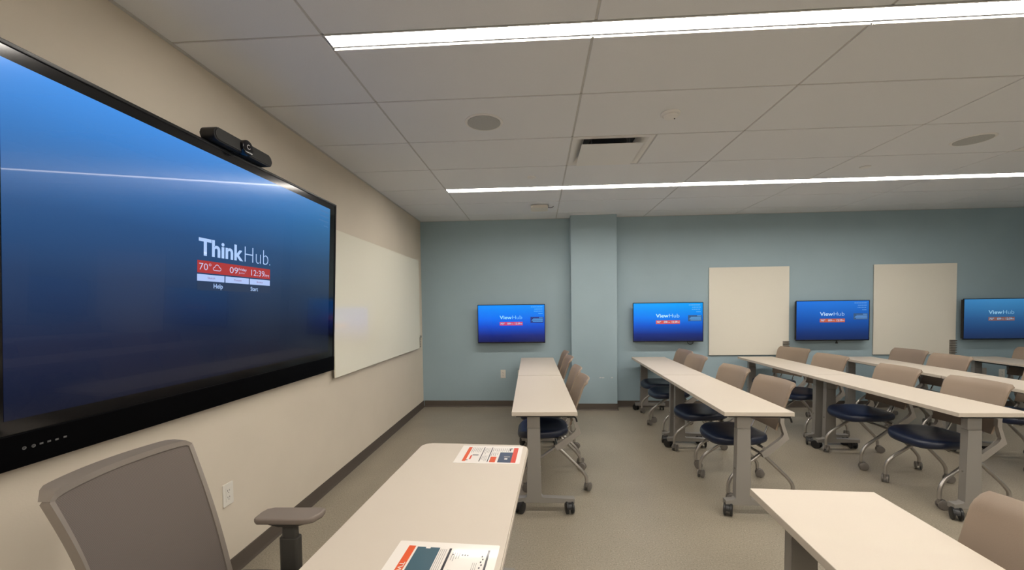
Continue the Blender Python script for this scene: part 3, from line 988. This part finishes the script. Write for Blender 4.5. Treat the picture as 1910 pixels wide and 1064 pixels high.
def shell(bm, fn, nu, nv, thick):
    """closed shell from a surface fn(u,v)->(pos, normal), u,v in 0..1"""
    F, B = [], []
    for j in range(nv + 1):
        fr_, br_ = [], []
        for i in range(nu + 1):
            p, nrm = fn(i / nu, j / nv)
            fr_.append(bm.verts.new(p)); br_.append(bm.verts.new(Vector(p) + Vector(nrm) * thick))
        F.append(fr_); B.append(br_)
    for j in range(nv):
        for i in range(nu):
            bm.faces.new((F[j][i], F[j][i + 1], F[j + 1][i + 1], F[j + 1][i]))
            bm.faces.new((B[j][i], B[j + 1][i], B[j + 1][i + 1], B[j][i + 1]))
    for j in range(nv):
        bm.faces.new((F[j][0], F[j + 1][0], B[j + 1][0], B[j][0]))
        bm.faces.new((F[j][nu], B[j][nu], B[j + 1][nu], F[j + 1][nu]))
    for i in range(nu):
        bm.faces.new((F[0][i], B[0][i], B[0][i + 1], F[0][i + 1]))
        bm.faces.new((F[nv][i], F[nv][i + 1], B[nv][i + 1], B[nv][i]))

def back_surface(u, v):
    s = 2 * u - 1
    hw = 0.203 + 0.014 * v
    # rounded upper corners
    cz = 0.0
    e = max(0.0, (abs(s) - 0.91) / 0.09)
    cz = 0.018 * (1 - math.sqrt(max(0.0, 1 - e * e)))
    z0, z1 = 0.520, 0.866 - cz
    z = z0 + (z1 - z0) * v
    lean = 0.086 + 0.110 * v
    bulge = 0.040 * (1 - s * s) * (0.55 + 0.45 * v)
    lip = 0.020 * max(0.0, (v - 0.88) / 0.12) ** 2
    return (lean + bulge + lip, s * hw, z), (0.95, 0.0, -0.28)

def make_chair():
    t = thing('training_chair', '', 'chair', (0, 0, 0), 0, 'wheeled training chairs')
    bm = bmesh.new(); pad(bm, 0.208, 0.222, 0.408, 0.470, -0.115)
    obj('seat', bm, NAVY, t, angle=60)
    bm = bmesh.new(); shell(bm, back_surface, 24, 18, 0.013)
    obj('backrest', bm, TAUPE, t, angle=50)
    bm = bmesh.new(); add_box(bm, (-0.25, -0.13, 0.392), (0.03, 0.13, 0.408), 0.004)
    obj('seat_pan', bm, CASTB, t)
    arm = [(-0.032, 0.362), (-0.014, 0.325), (0.024, 0.337), (0.178, 0.457), (0.134, 0.570), (0.142, 0.640), (0.108, 0.630), (0.107, 0.575), (0.138, 0.495), (0.126, 0.472), (0.092, 0.446)]
    for s in (-1, 1):
        y = s * 0.212
        bm = bmesh.new(); add_prism(bm, arm, lambda a, b: (a, y - 0.013, b), lambda a, b: (a, y + 0.013, b), 0.003)
        obj('back_arm', bm, ARMG, t)
        yl = s * 0.192
        bm = bmesh.new(); add_tube(bm, [(-0.005, yl, 0.352), (-0.225, s * 0.205, 0.205), (-0.266, s * 0.210, 0.150), (-0.268, s * 0.210, 0.072)], 0.0125, 10, 0.04)
        obj('leg', bm, TUBE, t)
        bm = bmesh.new(); add_tube(bm, [(-0.005, yl, 0.345), (0.180, s * 0.205, 0.165), (0.214, s * 0.210, 0.115), (0.216, s * 0.210, 0.072)], 0.0125, 10, 0.04)
        obj('leg', bm, TUBE, t)
        caster(t, -0.268, s * 0.210, 0.55 * s + 0.2, 0.033, 0.046, 0.082, CASTG)
        caster(t, 0.216, s * 0.210, -0.7 * s + 0.3, 0.033, 0.046, 0.082, CASTG)
    for x, z in ((-0.010, 0.345), (0.0, 0.392)):
        bm = bmesh.new(); add_tube(bm, [(x, -0.205, z), (x, 0.205, z)], 0.010, 10)
        obj('crossbar', bm, TUBE, t)
    bm = bmesh.new(); add_tube(bm, [(-0.02, -0.10, 0.385), (0.075, -0.085, 0.435), (0.118, -0.08, 0.535)], 0.007, 8, 0.03)
    add_tube(bm, [(-0.02, 0.10, 0.385), (0.075, 0.085, 0.435), (0.118, 0.08, 0.535)], 0.007, 8, 0.03)
    obj('back_brace', bm, CHROME, t)
    return t
ch0 = make_chair()
DX = 0.215     # base centre -> middle of the top edge
ORD = {1: 'nearest the aisle', 2: 'third from blue wall', 3: 'second from blue wall', 4: 'nearest the blue wall'}
chairs = [(1, 1, 1.825, 3.370, 0.02), (1, 2, 1.822, 3.895, 0.02), (1, 3, 1.812, 4.695, 0.03), (1, 4, 1.800, 5.205, 0.01),
          (2, 1, 3.300, 3.255, 0.09), (2, 2, 3.300, 3.895, 0.12), (2, 3, 3.280, 4.755, 0.10), (2, 4, 3.325, 5.290, 0.06),
          (3, 1, 4.715, 3.190, 0.05), (3, 2, 4.715, 3.865, 0.02), (3, 3, 4.735, 4.715, 0.15), (3, 4, 4.800, 5.430, 0.35),
          (4, 2, 5.985, 3.800, 0.02), (4, 3, 5.920, 4.660, 0.02), (4, 4, 5.985, 5.210, 0.09),
          (5, 4, 7.465, 5.235, 0.05)]
first = True
for r, k, x, y, a in chairs:
    lb = 'taupe-backed wheeled chair in the %s row from the large display, %s' % (ROWW[r], ORD[k])
    if first:
        first = False
        ch0.location = (x, y, 0); ch0.rotation_euler = (0, 0, a); ch0['label'] = lb
    else:
        dup(ch0, lb, (x, y, 0), a)
dup(ch0, 'taupe-backed wheeled chair pulled up to the table standing alone ahead of the second row', (2.835, 1.115, 0), 0.0)

# ================================================================== PRESENTER TASK CHAIR (local: faces +x)
tc_ = thing('task_chair', 'grey mesh-back task chair with armrests behind the presenter table', 'office chair', (0.690, 1.178, 0), 0.03)
def tback(u, v, grow=0.0, fwd=0.0):
    s = 2 * u - 1
    hw = (0.216 - 0.012 * math.sin(PI * v) + 0.006 * v) + grow
    z0, z1 = 0.505 - grow, 0.985 + grow * 0.3
    cz = 0.020 * max(0.0, (abs(s) - 0.85) / 0.15) ** 2
    z = z0 + (z1 - cz - z0) * v
    lean = -0.118 - 0.135 * v - 0.020 * math.sin(PI * v) * -1
    bulge = -0.045 * (1 - s * s)
    return Vector((lean + bulge + fwd, s * hw, z))
def tpanel(u, v):
    uu, vv = 0.024 + 0.952 * u, 0.016 + 0.955 * v
    return tback(uu, vv, 0, -0.004), (-1, 0, 0)
bm = bmesh.new(); shell(bm, tpanel, 24, 24, 0.004)
obj('mesh_back', bm, MESHF, tc_, angle=60)
bm = bmesh.new()
# frame: closed band following the outline, thin in front and deeper behind, with an overhanging top rail
def band(path, inner, back):
    """path: outer points; inner: matching inner points; extruded backwards by per-point depth"""
    n = len(path)
    R = []
    for i in range(n):
        o_, q_, d_ = path[i], inner[i], back[i]
        R.append([bm.verts.new(q_), bm.verts.new(o_ + Vector((0.003, 0, 0))), bm.verts.new(o_ + Vector((d_, 0, 0)) + (o_ - q_) * 0.25), bm.verts.new(q_ + Vector((d_ * 0.75, 0, 0)))])
    for a, b in zip(R, R[1:]):
        for i in range(4):
            j = (i + 1) % 4
            bm.faces.new((a[i], a[j], b[j], b[i]))
    bm.faces.new(R[0]); bm.faces.new(R[-1][::-1])
N = 22
left = [(tback(0, v), tback(0.028, v)) for v in [i / N for i in range(N + 1)]]
right = [(tback(1, v), tback(0.972, v)) for v in [i / N for i in range(N + 1)]]
topr = [(tback(u, 1.0) + Vector((0, 0, 0.004)), tback(min(max(u, 0.028), 0.972), 0.972)) for u in [i / N for i in range(N + 1)]]
botr = [(tback(u, 0.0), tback(min(max(u, 0.028), 0.972), 0.02)) for u in [i / N for i in range(N + 1)]]
for sd in (left, right):
    band([p for p, q in sd], [q for p, q in sd], [-0.022 for _ in sd])
band([p for p, q in topr], [q for p, q in topr], [-0.048 + 0.024 * max(0.0, (abs(2 * i / N - 1) - 0.75) / 0.25) ** 2 for i in range(N + 1)])
band([p for p, q in botr], [q for p, q in botr], [-0.022 for _ in botr])
obj('back_frame', bm, TGREY, tc_, angle=50)
bm = bmesh.new(); pad(bm, 0.235, 0.245, 0.435, 0.500, 0.0, 3.4, 0.0, 0.008)
obj('seat', bm, TDARK, tc_, angle=60)
bm = bmesh.new(); add_prism(bm, round_rect(-0.06, 0.06, -0.05, 0.05, 0.02), lambda a, b: (-0.02 + a * 1.6, b, 0.375), lambda a, b: (-0.02 + a * 1.6, b, 0.436), 0.006)
obj('tilt_mechanism', bm, TDARK, tc_)
bm = bmesh.new(); add_tube(bm, [(-0.09, 0, 0.400), (-0.205, 0, 0.410), (-0.225, 0, 0.52), (-0.240, 0, 0.70)], 0.022, 10, 0.06, 1.6)
obj('back_upright', bm, TDARK, tc_)
bm = bmesh.new(); add_cyl(bm, (0, 0, 0.09), (0, 0, 0.23), 0.027, n=18); add_cyl(bm, (0, 0, 0.23), (0, 0, 0.38), 0.014, n=14)
obj('gas_column', bm, TDARK, tc_)
bm = bmesh.new()
for i in range(5):
    a = 2 * PI * i / 5 + 0.3
    add_tube(bm, [(0.02 * math.cos(a), 0.02 * math.sin(a), 0.105), (0.17 * math.cos(a), 0.17 * math.sin(a), 0.095), (0.305 * math.cos(a), 0.305 * math.sin(a), 0.075)], 0.019, 8, 0.04, 1.2)
obj('star_base', bm, TDARK, tc_)
for i in range(5):
    a = 2 * PI * i / 5 + 0.3
    caster(tc_, 0.295 * math.cos(a), 0.295 * math.sin(a), a + 1.0, 0.027, 0.05, 0.072, CASTB)
for s in (-1, 1):
    y = s * 0.285
    bm = bmesh.new()
    add_prism(bm, round_rect(-0.030, 0.030, -0.013, 0.013, 0.012, 4), lambda a, b: (0.060 + a, y + b, 0.590), lambda a, b: (0.060 + a * 0.95, y + b, 0.648), 0.0)
    add_prism(bm, round_rect(-0.038, 0.038, -0.020, 0.020, 0.016, 4), lambda a, b: (0.060 + a, y + b, 0.420), lambda a, b: (0.060 + a, y + b, 0.592), 0.003)
    add_tube(bm, [(0.060, y, 0.435), (0.060, s * 0.20, 0.420), (0.040, s * 0.10, 0.418)], 0.020, 8, 0.05, 1.4)
    ap = obj('arm_post', bm, TDARK, tc_)
    poly = [(-0.085, 0.657), (0.085, 0.657), (0.060, 0.650), (0.030, 0.642), (-0.030, 0.642), (-0.062, 0.650)]
    bm = bmesh.new(); add_prism(bm, poly, lambda a, b: (0.060 + a, y - 0.030, b), lambda a, b: (0.060 + a, y + 0.030, b), 0.002)
    obj('arm_bracket', bm, TDARK, ap)
    bm = bmesh.new()
    pp = [(-0.115, -0.034), (-0.100, -0.046), (0.075, -0.046), (0.105, -0.030), (0.120, 0.010), (0.116, 0.040), (0.100, 0.047), (-0.085, 0.047), (-0.108, 0.036), (-0.116, 0.010)]
    add_prism(bm, pp, lambda a, b: (0.060 + a, y + b, 0.657), lambda a, b: (0.060 + a, y + b, 0.681), 0.007)
    obj('arm_pad', bm, PAD, ap, angle=50)
bpy.context.view_layer.update()
